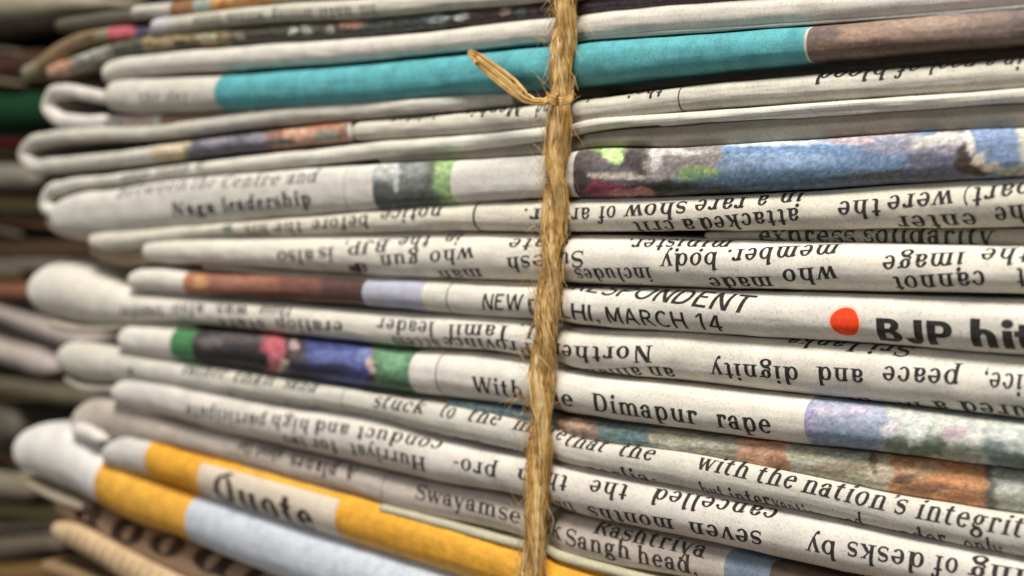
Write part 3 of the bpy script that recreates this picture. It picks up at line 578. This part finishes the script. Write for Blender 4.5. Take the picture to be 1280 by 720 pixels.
n12.paint(229, 452, [(229, (176, 92, 46)), (262, (146, 76, 52)), (350, (122, 62, 46)), (400, (98, 54, 46))], [(246, 353, 14, 8, (214, 140, 66), .9), (236, 352, 6, 12, (190, 100, 50), .8), (300, 352, 36, 5, (166, 92, 66), 1), (340, 372, 90, 7, (100, 44, 32), .9), (430, 360, 26, 16, (84, 46, 42), .9)], name='brown_picture', grain=.14, seed=8, warp=3)
n12.patch(452, 528, colour_mat((170, 170, 188), .08)); n12.patch(526, 556, colour_mat((204, 200, 184), .06)); n12.rule(558)
n12.word('NEW', 602, 653, 377, 378, 1.5, False, 'sans', slant=.12); n12.word('DELHI,', 658, 748, 384, 393, 1.5, False, 'sans'); n12.word('MARCH', 756, 856, 394, 402, 1.5, False, 'sans', slant=-.1); n12.word('14', 868, 902, 405, 409, 1.5, False, 'sans')
n12.word('CORRESPONDENT', 640, 938, 349, 380, 1.55, False, 'sans', slant=.28)
n12.blob(1056, 403, 1.98, 1.74, colour_mat((234, 188, 168), .05), name='dot_halo', rough=.04, lift=.00003); n12.blob(1056, 403, 1.72, 1.50, colour_mat((244, 70, 18), .08, False), name='red_dot', rough=.05, lift=.00004)
n12.word('BJP', 1093, 1191, 413, 419, 1.85, False, 'bold'); n12.word('hit', 1210, 1296, 423, 428, 1.95, False, 'bold')
n13 = paper('newspaper with a puffed blank white end and upside-down dignity and peace', [(26, 354, 384), (34, 338, 392), (48, 328, 400), (66, 325, 405), (98, 336, 410), (130, 352, 409), (155, 364, 405), (200, 369, 404), (340, 379, 417), (480, 391, 433), (666, 404, 451), (700, 410, 461), (858, 419, 479), (1020, 429, 499), (1100, 435, 507), (1280, 449, 529), (1400, 457, 541)], col=(210, 205, 195), tip=.004)
for a in [('transfer', 149, 203, 388, 388), ('also', 215, 254, 385, 385), ('was', 269, 308, 386, 388), ('those', 322, 362, 386, 388), ('eration', 343, 428, 404, 408), ('leader', 470, 543, 403, 409), ('Tamil', 560, 637, 412, 414), ('L.', 645, 664, 413, 414),
          ('Province', 551, 664, 427, 436), ('access', 488, 545, 426, 429), ('Northern', 664, 815, 432, 439), ('alliance', 694, 796, 456, 464), ('an', 806, 839, 464, 466), ('dignity', 887, 998, 460, 467), ('and', 1020, 1079, 466, 470),
          ('peace', 1102, 1200, 466, 471), ('justice,', 1228, 1340, 473, 482), ('Lanka', 970, 1062, 425, 432), ('Sri', 1075, 1130, 433, 437), ('tract of', 1000, 1078, 497, 500), ('life', 1089, 1143, 503, 506), ('a', 1159, 1178, 506, 507), ('assured', 1194, 1345, 507, 520), ('state', 268, 330, 402, 405)]:
    n13.word(*a, 1.38, True)
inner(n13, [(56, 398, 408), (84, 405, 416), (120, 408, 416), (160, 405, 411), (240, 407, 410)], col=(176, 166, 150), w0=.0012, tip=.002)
n14 = paper('newspaper reading With the Dimapur rape, green black red and blue print at left', [(140, 414, 438), (150, 408, 443), (170, 407, 447), (212, 410, 452), (300, 416, 463), (340, 420, 470), (480, 436, 491), (666, 455, 514), (700, 464, 519), (857, 482, 541), (920, 490, 549), (1100, 510, 569), (1280, 532, 592), (1400, 545, 606)], col=(206, 201, 190), w0=-.0002)
n14.patch(212, 241, colour_mat((64, 132, 76))); n14.paint(240, 511, [(240, (50, 46, 48)), (326, (168, 60, 74)), (334, (204, 70, 84)), (357, (60, 44, 48)), (384, (52, 62, 140)), (463, (120, 100, 96)), (468, (70, 132, 82))],
    [(285, 424, 46, 7, (84, 74, 72), 1), (262, 428, 14, 8, (96, 88, 86), .9), (290, 450, 70, 10, (36, 34, 36), .8), (354, 458, 9, 9, (196, 176, 146), .7), (345, 450, 10, 10, (226, 90, 100), .8), (369, 432, 7, 7, (176, 140, 140), .8), (374, 450, 12, 12, (80, 64, 60), .8), (366, 468, 14, 6, (44, 40, 36), .8),
     (415, 446, 34, 9, (84, 98, 180), .9), (440, 452, 22, 8, (78, 92, 176), .9), (400, 462, 40, 8, (44, 40, 84), .9), (456, 444, 10, 8, (86, 110, 180), .8), (463, 458, 5, 12, (196, 150, 140), .7), (463, 476, 6, 8, (60, 50, 70), .7), (490, 452, 16, 10, (96, 156, 104), .9), (490, 484, 30, 8, (48, 92, 58), .8)], grain=.28, seed=2, warp=4)
n14.rule(545)
n14.word('With', 590, 654, 484, 492, 1.6, False, 'serif'); n14.word('the', 662, 717, 493, 502, 1.6, False, 'serif'); n14.word('Dimapur', 739, 872, 506, 523, 1.62, False, 'serif'); n14.word('rape', 894, 964, 526, 534, 1.62, False, 'serif')
n14.paint(1005, 1398, [(1005, (134, 146, 178)), (1107, (176, 182, 170)), (1178, (184, 186, 176)), (1232, (170, 180, 170))],
    [(1050, 514, 50, 7, (170, 160, 186), .9), (1080, 524, 30, 7, (150, 156, 186), 1), (1050, 550, 60, 12, (112, 140, 172), .9), (1012, 530, 8, 24, (148, 136, 186), .9), (1116, 536, 12, 10, (200, 190, 204), .8), (1122, 556, 14, 13, (108, 122, 98), .7), (1138, 548, 4, 16, (196, 204, 190), .6), (1148, 566, 16, 8, (98, 112, 88), .7), (1166, 556, 12, 12, (112, 126, 102), .7), (1150, 538, 10, 12, (206, 210, 204), .8), (1178, 560, 10, 12, (94, 108, 84), .7),
     (1192, 540, 17, 8, (186, 154, 162), .8), (1206, 566, 26, 12, (152, 158, 132), .8), (1218, 548, 12, 9, (200, 198, 190), .8), (1243, 560, 14, 16, (110, 132, 128), .7), (1262, 576, 26, 10, (104, 122, 114), .7), (1256, 546, 20, 8, (190, 196, 194), .9), (1290, 580, 16, 12, (92, 110, 100), .8)], grain=.22, seed=3, warp=6)
n14b = paper('narrow newspaper in the gap with orange, olive and teal picture', [(548, 499, 510), (600, 505, 519), (660, 514, 532), (702, 522, 546), (857, 543, 568), (1000, 560, 597), (1100, 571, 620), (1280, 594, 648), (1400, 608, 664)], col=(170, 160, 140), w0=.0010)
n14b.paint(556, 1398, [(556, (74, 104, 110)), (690, (150, 112, 90)), (745, (96, 128, 126)), (815, (160, 154, 124)), (925, (214, 144, 92)), (985, (172, 166, 132)), (1090, (200, 176, 136)), (1108, (216, 130, 64)), (1234, (96, 96, 80)), (1245, (166, 168, 146))],
    [(715, 530, 22, 8, (190, 140, 108), .9), (775, 545, 26, 5, (80, 118, 120), .8), (860, 556, 36, 6, (180, 174, 146), .9), (948, 566, 26, 10, (204, 138, 92), .8), (975, 580, 14, 12, (176, 104, 60), .8), (1020, 566, 30, 8, (168, 160, 130), .9), (1050, 586, 40, 9, (150, 128, 90), .9), (1100, 590, 16, 12, (200, 176, 140), .8), (1092, 578, 4, 14, (130, 100, 70), .7),
     (1150, 588, 26, 9, (212, 150, 92), .9), (1130, 598, 14, 7, (130, 84, 52), .7), (1190, 602, 36, 9, (232, 130, 56), .9), (1200, 626, 34, 5, (196, 104, 44), .8), (1160, 610, 30, 6, (166, 100, 60), .8), (1260, 612, 14, 10, (188, 190, 170), .9)], grain=.3, seed=4, warp=7)
n15 = paper("newspaper with a blank bulging end reading with the nation's integrity", [(64, 436, 456), (72, 430, 466), (84, 428, 474), (112, 430, 482), (150, 441, 478), (200, 451, 484), (260, 460, 494), (340, 473, 505), (480, 495, 528), (520, 501, 541), (600, 516, 557), (666, 531, 573), (702, 545, 581), (857, 567, 615), (1020, 600, 647), (1100, 619, 665), (1280, 647, 701), (1400, 664, 724)], col=(203, 198, 184), tip=.003)
for a in [('rather', 226, 280, 461, 468), ('than', 290, 340, 471, 477), ('sand', 352, 394, 479, 485), ('stuck', 466, 529, 502, 511), ('to', 548, 567, 513, 517), ('the', 582, 622, 519, 526), ('more', 638, 700, 530, 546), ('that', 702, 754, 549, 559), ('the', 770, 816, 562, 569),
          ('with', 869, 934, 578, 591), ('the', 943, 993, 594, 603), ("nation's", 1001, 1132, 606, 634), ('integrity', 1144, 1300, 638, 666)]:
    n15.word(*a, 1.5, False, 'serif', slant=.12)
for a in [('where', 262, 330, 493, 503), ('dark', 340, 400, 505, 514), ('may', 466, 540, 526, 543), ('look', 560, 600, 549, 557), ('west', 610, 658, 559, 568), ('parlia-', 724, 816, 584, 600), ('but', 870, 900, 613, 618), ('inter', 906, 960, 620, 628), ('vention', 962, 1024, 629, 644), ('and', 1040, 1076, 648, 654), ('under', 1100, 1180, 661, 676), ('only', 1200, 1250, 681, 690), ('all', 1262, 1300, 694, 700)]:
    n15.word(*a, 1.65, False, 'serif', slant=.12)
n15.rule(427, col=(130, 126, 116)); n15.blob(163, 465, .9, .7, colour_mat((110, 106, 96)))
inner(n15, [(76, 466, 477), (96, 478, 488), (130, 482, 490), (180, 484, 488)], col=(184, 176, 160), w0=.0010, tip=.002)
n16 = paper('newspaper with the upside-down words cancelled the and seven months', [(132, 484, 500), (142, 477, 508), (160, 472, 516), (190, 474, 522), (253, 488, 540), (340, 506, 560), (480, 529, 594), (520, 543, 603), (660, 575, 629), (700, 583, 643), (857, 615, 678), (1020, 650, 715), (1100, 667, 732), (1280, 703, 771), (1400, 726, 800)], col=(214, 208, 200), w0=-.0006)
for a in [('participate', 232, 332, 510, 526), ('high', 338, 386, 524, 531), ('and', 392, 434, 531, 537), ('conduct', 443, 546, 539, 556), ('Hurriyat', 436, 532, 560, 578), ('for', 388, 420, 553, 558), ('two', 352, 380, 549, 552), ('pro-', 566, 622, 577, 590), ('then', 644, 708, 592, 602),
          ('the', 734, 782, 606, 613), ('cancelled', 811, 964, 616, 642), ('months', 732, 841, 638, 656), ('seven', 860, 953, 659, 673), ('tin', 688, 714, 630, 634), ('desks', 1058, 1155, 685, 701), ('by', 1008, 1046, 679, 686), ('of', 1163, 1197, 702, 708), ('ing', 1208, 1280, 709, 722), ('unrest', 1010, 1090, 707, 724)]:
    n16.word(*a, 1.42, True)
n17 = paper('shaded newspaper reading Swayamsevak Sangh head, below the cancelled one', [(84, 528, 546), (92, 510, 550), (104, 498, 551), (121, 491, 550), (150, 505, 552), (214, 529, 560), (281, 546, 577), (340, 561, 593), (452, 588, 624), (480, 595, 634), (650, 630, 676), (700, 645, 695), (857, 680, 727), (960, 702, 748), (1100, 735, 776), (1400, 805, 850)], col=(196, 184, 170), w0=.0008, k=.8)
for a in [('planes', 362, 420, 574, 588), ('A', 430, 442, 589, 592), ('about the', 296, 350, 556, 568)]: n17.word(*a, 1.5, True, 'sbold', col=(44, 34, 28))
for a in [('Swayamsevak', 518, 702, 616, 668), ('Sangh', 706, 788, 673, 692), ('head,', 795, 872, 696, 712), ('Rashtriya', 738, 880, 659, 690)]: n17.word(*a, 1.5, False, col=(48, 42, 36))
n17.rule(477, col=(130, 120, 108)); n17.patch(905, 962, photo_mat([(110, 126, 150), (140, 152, 166)], 300, off=50), name='blue_picture'); n17.patch(962, 1395, colour_mat((100, 76, 62)), name='brown_picture')
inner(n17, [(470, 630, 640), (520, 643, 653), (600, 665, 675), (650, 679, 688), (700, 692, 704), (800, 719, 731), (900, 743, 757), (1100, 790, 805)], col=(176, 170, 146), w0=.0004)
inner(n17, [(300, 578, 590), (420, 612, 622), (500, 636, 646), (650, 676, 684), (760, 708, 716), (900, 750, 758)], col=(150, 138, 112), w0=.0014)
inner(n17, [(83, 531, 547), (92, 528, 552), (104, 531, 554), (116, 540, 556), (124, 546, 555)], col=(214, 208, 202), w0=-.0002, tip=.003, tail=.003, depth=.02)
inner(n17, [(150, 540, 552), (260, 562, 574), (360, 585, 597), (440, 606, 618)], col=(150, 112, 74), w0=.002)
n18 = paper('newspaper with an orange yellow fold around the large word Quote', [(121, 565, 580), (130, 554, 586), (145, 547, 591), (165, 549, 596), (214, 563, 611), (280, 580, 634), (360, 601, 661), (480, 634, 700), (560, 659, 724), (650, 687, 755), (700, 704, 773), (857, 752, 825), (1280, 880, 960)], col=(210, 206, 200), w0=-.0004)
n18.patch(180, 1275, colour_mat((234, 158, 24), .14), name='yellow_block', lift=.00004); n18.patch(247, 419, colour_mat((214, 196, 172), .05), name='cream_block', p1=44, lift=.00007)
n18.word('Quote', 266, 392, 614, 655, 3.5, False, 'sbold', lift=.0001, col=(40, 30, 26))
n19 = paper('newspaper with a yellow band and pale blue band, lowest white tip at left', [(8, 558, 580), (14, 545, 590), (26, 534, 598), (46, 530, 608), (75, 536, 620), (104, 563, 632), (140, 585, 652), (216, 614, 679), (290, 637, 712), (360, 661, 738), (500, 702, 785), (700, 765, 850), (1000, 860, 955)], col=(212, 208, 202), tip=.004, w0=-.0008)
n19.patch(117, 231, colour_mat((234, 162, 34), .14), name='yellow_block', lift=.00004); n19.patch(231, 995, colour_mat((188, 196, 208), .09), name='pale_blue_block', lift=.00004)
inner(n19, [(26, 594, 606), (50, 608, 622), (76, 620, 632), (100, 630, 638)], col=(186, 172, 150), w0=.0012, tip=.002)
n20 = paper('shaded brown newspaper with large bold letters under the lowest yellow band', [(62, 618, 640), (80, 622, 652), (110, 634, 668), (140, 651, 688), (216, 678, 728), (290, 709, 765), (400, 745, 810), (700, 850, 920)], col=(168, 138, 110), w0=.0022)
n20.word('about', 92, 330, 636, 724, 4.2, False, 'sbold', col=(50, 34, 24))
n21 = paper('tan newspaper with closely printed ridged edge at the lower left corner', [(58, 652, 668), (80, 656, 686), (110, 668, 704), (150, 690, 732), (240, 736, 785), (400, 815, 870), (600, 900, 960)], col=(190, 164, 128), w0=.0004)
for i in range(14):
    x = 80+i*11; n21.word('il', x, x+7, 672+i*5.6, 675+i*5.6, 2.0, False, col=(120, 92, 62))
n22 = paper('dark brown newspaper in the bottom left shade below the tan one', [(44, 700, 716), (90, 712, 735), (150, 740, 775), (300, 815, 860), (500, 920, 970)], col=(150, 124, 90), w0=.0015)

# the rest of the tied stack, out of the picture, down to the floor
for i, (lab, c) in enumerate([('thick plain newspaper near the foot of the tied stack', (200, 194, 182)), ('cream newspaper low in the tied stack', (196, 182, 150)), ('greyish newspaper low in the tied stack', (176, 174, 168)), ('white newspaper low in the tied stack', (210, 206, 198)), ('brownish newspaper low in the tied stack', (170, 150, 124)), ('bottom newspaper of the tied stack, lying on the floor', (190, 184, 170))]):
    t0, t1 = 905+i*80, 905+(i+1)*80
    y = lambda x, v: 240+(v-240)*(x+1170)/1670
    paper(lab, [(x, y(x, t0+2), y(x, t1)) for x in (215+i*7 % 23, 300, 500, 800, 1400)], col=c, w0=.0015, k=.6, sq=2.8)

# ---------------------------------------------------------------- second stack, out of focus behind the left end
BG = 'newspapers of the farther stack'
B2 = 0.078
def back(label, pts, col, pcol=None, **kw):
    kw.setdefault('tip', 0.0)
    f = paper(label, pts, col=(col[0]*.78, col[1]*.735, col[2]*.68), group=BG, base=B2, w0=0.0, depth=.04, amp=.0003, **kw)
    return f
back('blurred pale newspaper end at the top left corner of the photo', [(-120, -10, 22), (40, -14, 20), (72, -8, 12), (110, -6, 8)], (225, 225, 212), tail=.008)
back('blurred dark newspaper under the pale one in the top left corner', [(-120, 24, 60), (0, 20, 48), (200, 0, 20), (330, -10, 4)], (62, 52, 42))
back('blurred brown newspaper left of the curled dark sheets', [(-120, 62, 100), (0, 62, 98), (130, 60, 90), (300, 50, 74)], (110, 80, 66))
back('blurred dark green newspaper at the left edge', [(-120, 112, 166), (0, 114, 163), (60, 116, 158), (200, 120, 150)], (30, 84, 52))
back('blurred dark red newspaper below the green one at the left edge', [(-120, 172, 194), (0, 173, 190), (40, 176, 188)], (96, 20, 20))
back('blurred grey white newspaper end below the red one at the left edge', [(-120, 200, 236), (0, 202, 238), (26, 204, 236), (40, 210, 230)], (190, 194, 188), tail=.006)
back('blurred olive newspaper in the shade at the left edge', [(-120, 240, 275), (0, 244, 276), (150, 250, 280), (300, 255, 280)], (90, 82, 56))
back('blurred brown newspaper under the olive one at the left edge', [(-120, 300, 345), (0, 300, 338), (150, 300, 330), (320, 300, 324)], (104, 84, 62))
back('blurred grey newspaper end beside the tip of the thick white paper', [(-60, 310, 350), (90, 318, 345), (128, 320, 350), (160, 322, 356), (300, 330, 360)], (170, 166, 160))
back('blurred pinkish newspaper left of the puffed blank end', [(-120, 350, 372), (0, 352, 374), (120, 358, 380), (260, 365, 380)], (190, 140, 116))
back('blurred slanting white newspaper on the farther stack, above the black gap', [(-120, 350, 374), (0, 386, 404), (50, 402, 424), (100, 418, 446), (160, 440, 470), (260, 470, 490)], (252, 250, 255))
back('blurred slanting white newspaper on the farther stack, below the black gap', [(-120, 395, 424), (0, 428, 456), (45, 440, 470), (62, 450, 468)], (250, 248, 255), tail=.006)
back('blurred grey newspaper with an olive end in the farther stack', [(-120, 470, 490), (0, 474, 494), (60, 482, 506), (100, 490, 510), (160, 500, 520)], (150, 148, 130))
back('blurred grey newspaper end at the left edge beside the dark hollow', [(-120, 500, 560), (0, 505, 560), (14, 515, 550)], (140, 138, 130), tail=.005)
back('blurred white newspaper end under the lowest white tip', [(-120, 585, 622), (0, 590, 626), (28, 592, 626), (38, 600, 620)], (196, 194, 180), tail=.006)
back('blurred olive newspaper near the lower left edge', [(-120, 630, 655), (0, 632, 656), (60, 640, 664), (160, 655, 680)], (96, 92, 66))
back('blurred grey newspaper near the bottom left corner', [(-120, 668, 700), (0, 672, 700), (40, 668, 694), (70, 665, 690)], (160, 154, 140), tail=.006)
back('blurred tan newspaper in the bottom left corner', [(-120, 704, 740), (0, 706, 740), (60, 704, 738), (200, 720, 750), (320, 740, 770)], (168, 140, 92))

jb = [('thin dark sheet edge', (70, 58, 44)), ('thin grey sheet edge', (150, 146, 134)), ('thin olive sheet edge', (96, 88, 60)), ('thin brown sheet edge', (112, 84, 60)), ('thin cream sheet edge', (176, 166, 140))]
jy = [(64, 'above the brown newspaper at the left edge'), (103, 'between the brown and green newspapers at the left edge'), (196, 'between the red and grey white newspapers at the left edge'), (240, 'between the grey white and olive newspapers at the left edge'), (282, 'under the olive newspaper at the left edge'), (291, 'in the dark gap at the left edge'), (343, 'above the pinkish newspaper at the left edge'),
      (500, 'over the dark hollow at the left edge'), (566, 'under the dark hollow at the left edge'), (576, 'just above the blurred white end at the left edge'), (660, 'above the grey newspaper near the bottom left corner')]
for i, (y, wh) in enumerate(jy):
    nm, c = jb[(i*3+1) % 5]; q = random.uniform(-4, 4); e = random.choice((22, 60, 120))
    back('blurred '+nm+' '+wh, [(-120, y-4, y+3), (0, y-3+q, y+3+q), (e*.5, y-3, y+3), (e, y-2-q, y+3-q)], c, tail=.002)
# ---------------------------------------------------------------- twine
def jute_mat():
    m, nt, b = new_mat('jute'); co = node(nt, 'ShaderNodeTexCoord').outputs['Object']
    gm = node(nt, 'ShaderNodeNewGeometry'); r = ramp(nt, gm.outputs['Random Per Island'], [(0, rgb(150, 104, 48)), (.2, rgb(204, 156, 82)), (.55, rgb(224, 180, 106)), (.85, rgb(238, 206, 142)), (1, rgb(250, 234, 194))])
    n = noise_node(nt, co, 700, 3); r2 = ramp(nt, n.outputs['Fac'], [(.35, (.62, .56, .48, 1)), (.6, (1, 1, 1, 1))])
    nt.links.new(mixc(nt, .8, r.outputs[0], r2.outputs[0], 'MULTIPLY'), b.inputs['Base Color'])
    b.inputs['Roughness'].default_value = .6; b.inputs['Specular IOR Level'].default_value = .35; return m
JUTE = jute_mat()
TW = [(711, -60), (707, 0), (704, 60), (701, 120), (697, 175), (694, 240), (691, 300), (687, 350), (684, 400), (680, 450), (677, 520), (673, 600), (669, 680), (666, 740), (663, 800)]
TWR = 0.00172
twp = []
for x, y in TW:
    U, V, t = locate(x, y, -TWR+.0008); twp.append(Vector((U, V, -TWR+.0008+.0002*math.sin(y*.11))))
def tw_at(u):
    u = min(max(u, 0), 1)*(len(twp)-1); i = min(int(u), len(twp)-2); k = u-i
    p0, p1, p2, p3 = twp[max(0, i-1)], twp[i], twp[i+1], twp[min(len(twp)-1, i+2)]
    return 0.5*((2*p1)+(p2-p0)*k+(2*p0-5*p1+4*p2-p3)*k*k+(3*p1-p0-3*p2+p3)*k**3)
TL = sum((b-a).length for a, b in zip(twp, twp[1:]))
def tube(vs, fs, pts, rad, k=4, taper=True):
    b = len(vs); n = len(pts)
    for i, p in enumerate(pts):
        d = (pts[min(n-1, i+1)]-pts[max(0, i-1)]).normalized(); a = d.orthogonal().normalized(); c = d.cross(a)
        r = rad*(min(1, .25+min(i, n-1-i)*.5) if taper else 1)
        for j in range(k): t = 2*math.pi*j/k; vs.append(p+a*r*math.cos(t)+c*r*math.sin(t))
    for i in range(n-1):
        for j in range(k): j2 = (j+1) % k; fs.append((b+i*k+j, b+i*k+j2, b+(i+1)*k+j2, b+(i+1)*k+j))
twine = bpy.data.objects.new('twine', None); C.objects.link(twine); twine.location = world(*tw_at(1)); tag(twine, 'rough golden jute twine tied vertically round the stack of newspapers', 'twine')
bpy.context.view_layer.update()
PITCHL = 0.021
def ply_centre(u, p):
    c = tw_at(u); ang = 2*math.pi*(u*TL/PITCHL+p/2)+.6*noise.noise(Vector((u*9, 1, 1))); rr = TWR*.27
    return c+Vector((math.cos(ang)*rr, 0, math.sin(ang)*rr)), ang
for p in (0, 1):
    vs, fs = [], []
    for k in range(620):
        u0 = random.uniform(-.1, .97); L = random.uniform(.06, .22); pr = math.sqrt(random.random())*TWR*.68; ph = random.random()*6.28; tws = random.choice((-1, 1, 1))*random.uniform(20, 130); sd = random.random()*50
        r = random.uniform(.00004, .0001); pts = []
        st = 26
        for i in range(st+1):
            u = u0+L*i/st
            if u < 0 or u > 1: continue
            c, an = ply_centre(u, p); q = ph+(u*TL)*tws*6.28*.16
            rr = pr*(1+.30*noise.noise(Vector((u*30, sd, 0))))
            wv = .00017*noise.noise(Vector((u*60, sd, 3)))
            pts.append(world(*(c+Vector((math.cos(q)*rr+wv, wv, math.sin(q)*rr)))))
        if len(pts) > 3: tube(vs, fs, pts, r)
    core = [world(*ply_centre(i/120, p)[0]) for i in range(121)]; tube(vs, fs, core, TWR*.46, 8, False)
    mesh_obj('strand', vs, fs, JUTE, twine)
vs, fs = [], []
for k in range(640):       # stray hairs standing off the twine
    u = random.random(); c = tw_at(u); ang = random.uniform(0, 6.28); ox = Vector((math.cos(ang), 0, -abs(math.sin(ang))*.8)); L = random.uniform(.001, .0058); dr = random.choice((-1, 1))
    pts = []; p = c+ox*TWR*.8; d = (ox*random.uniform(.1, .8)+Vector((0, dr, 0))).normalized()
    for i in range(9):
        pts.append(world(*p)); p = p+d*L/8; d = (d+Vector((random.gauss(0, .16), random.gauss(0, .16), random.gauss(0, .1)))).normalized()
    tube(vs, fs, pts, random.uniform(.000014, .000036), 3)
o = mesh_obj('loose_fibres', vs, fs, JUTE, twine); o['kind'] = 'stuff'
# the frayed end: a flat straw-like strip sticking out to the left, knotted in below the turquoise fold
def px(x, y, wv): U, V, t = locate(x, y, wv); return world(U, V, wv)
vs, fs = [], []
line = [(586, 64, -.0036, .30), (598, 74, -.0036, .75), (618, 90, -.0034, .95), (640, 108, -.0032, .95), (656, 122, -.003, .6), (668, 127, -.0028, .36), (680, 127, -.0026, .34), (692, 121, -.0024, .36), (700, 112, -.0022, .4)]
for k in range(110):
    e = random.uniform(-1, 1); e2 = random.uniform(-1, 1)*.3; s0 = random.randint(0, 1) if random.random() < .8 else 2; s1 = len(line)-random.choice((0, 0, 1, 3)); pts = []
    for i in range(s0, s1-1):
        for q in range(4):
            u = q/4; x, y, wv, hw = [line[i][c]*(1-u)+line[i+1][c]*u for c in range(4)]
            tx, ty = line[i+1][0]-line[i][0], line[i+1][1]-line[i][1]; l = math.hypot(tx, ty); pts.append(px(x, y, wv)+(DU*(ty/l)+DV*(tx/l))*(e*hw*.001)+DW*(e2*hw*.001))
    tube(vs, fs, pts, random.uniform(.00007, .00014))
for e in (-.6, -.2, .2, .6):
    pts = [px(x, y, wv)+DV*(e*hw*.0009)+DU*(e*hw*.0006) for x, y, wv, hw in line[1:5]]; tube(vs, fs, pts, .00030, 6)
mesh_obj('frayed_end', vs, fs, JUTE, twine)
vs, fs = [], []
for k in range(9):
    a = random.uniform(0, 6.28); pts = []
    for i in range(14):
        t = i/13*3.0+.2; c = tw_at((.30-k*.0)*1.0) if False else None
        pts.append(px(700-17*math.cos(t)+random.uniform(-.4, .4), 112+18*math.sin(t)*.6+k*1.1, -.0040-.0003*math.sin(t)))
    tube(vs, fs, pts, .00008)
mesh_obj('wrapped_fibres', vs, fs, JUTE, twine)

# ---------------------------------------------------------------- what is under and behind
def plain_mat(name, c1, c2, sc):
    m, nt, b = new_mat(name); co = node(nt, 'ShaderNodeTexCoord').outputs['Object']; n = noise_node(nt, co, sc, 5); r = ramp(nt, n.outputs['Fac'], [(.35, c1), (.65, c2)])
    nt.links.new(r.outputs[0], b.inputs['Base Color']); b.inputs['Roughness'].default_value = .8; return m

fl = mesh_obj('floor', [(-2, -1, fz), (2, -1, fz), (2, 2, fz), (-2, 2, fz)], [(0, 1, 2, 3)], plain_mat('floor_boards', rgb(52, 42, 30), rgb(70, 58, 42), 12), None, False); fl['kind'] = 'structure'
wl = mesh_obj('back_wall', [(-2, 1.1, fz), (2, 1.1, fz), (2, 1.1, 1.4), (-2, 1.1, 1.4)], [(0, 1, 2, 3)], plain_mat('wall_paint', rgb(40, 33, 26), rgb(56, 46, 34), 6), None, False); wl['kind'] = 'structure'
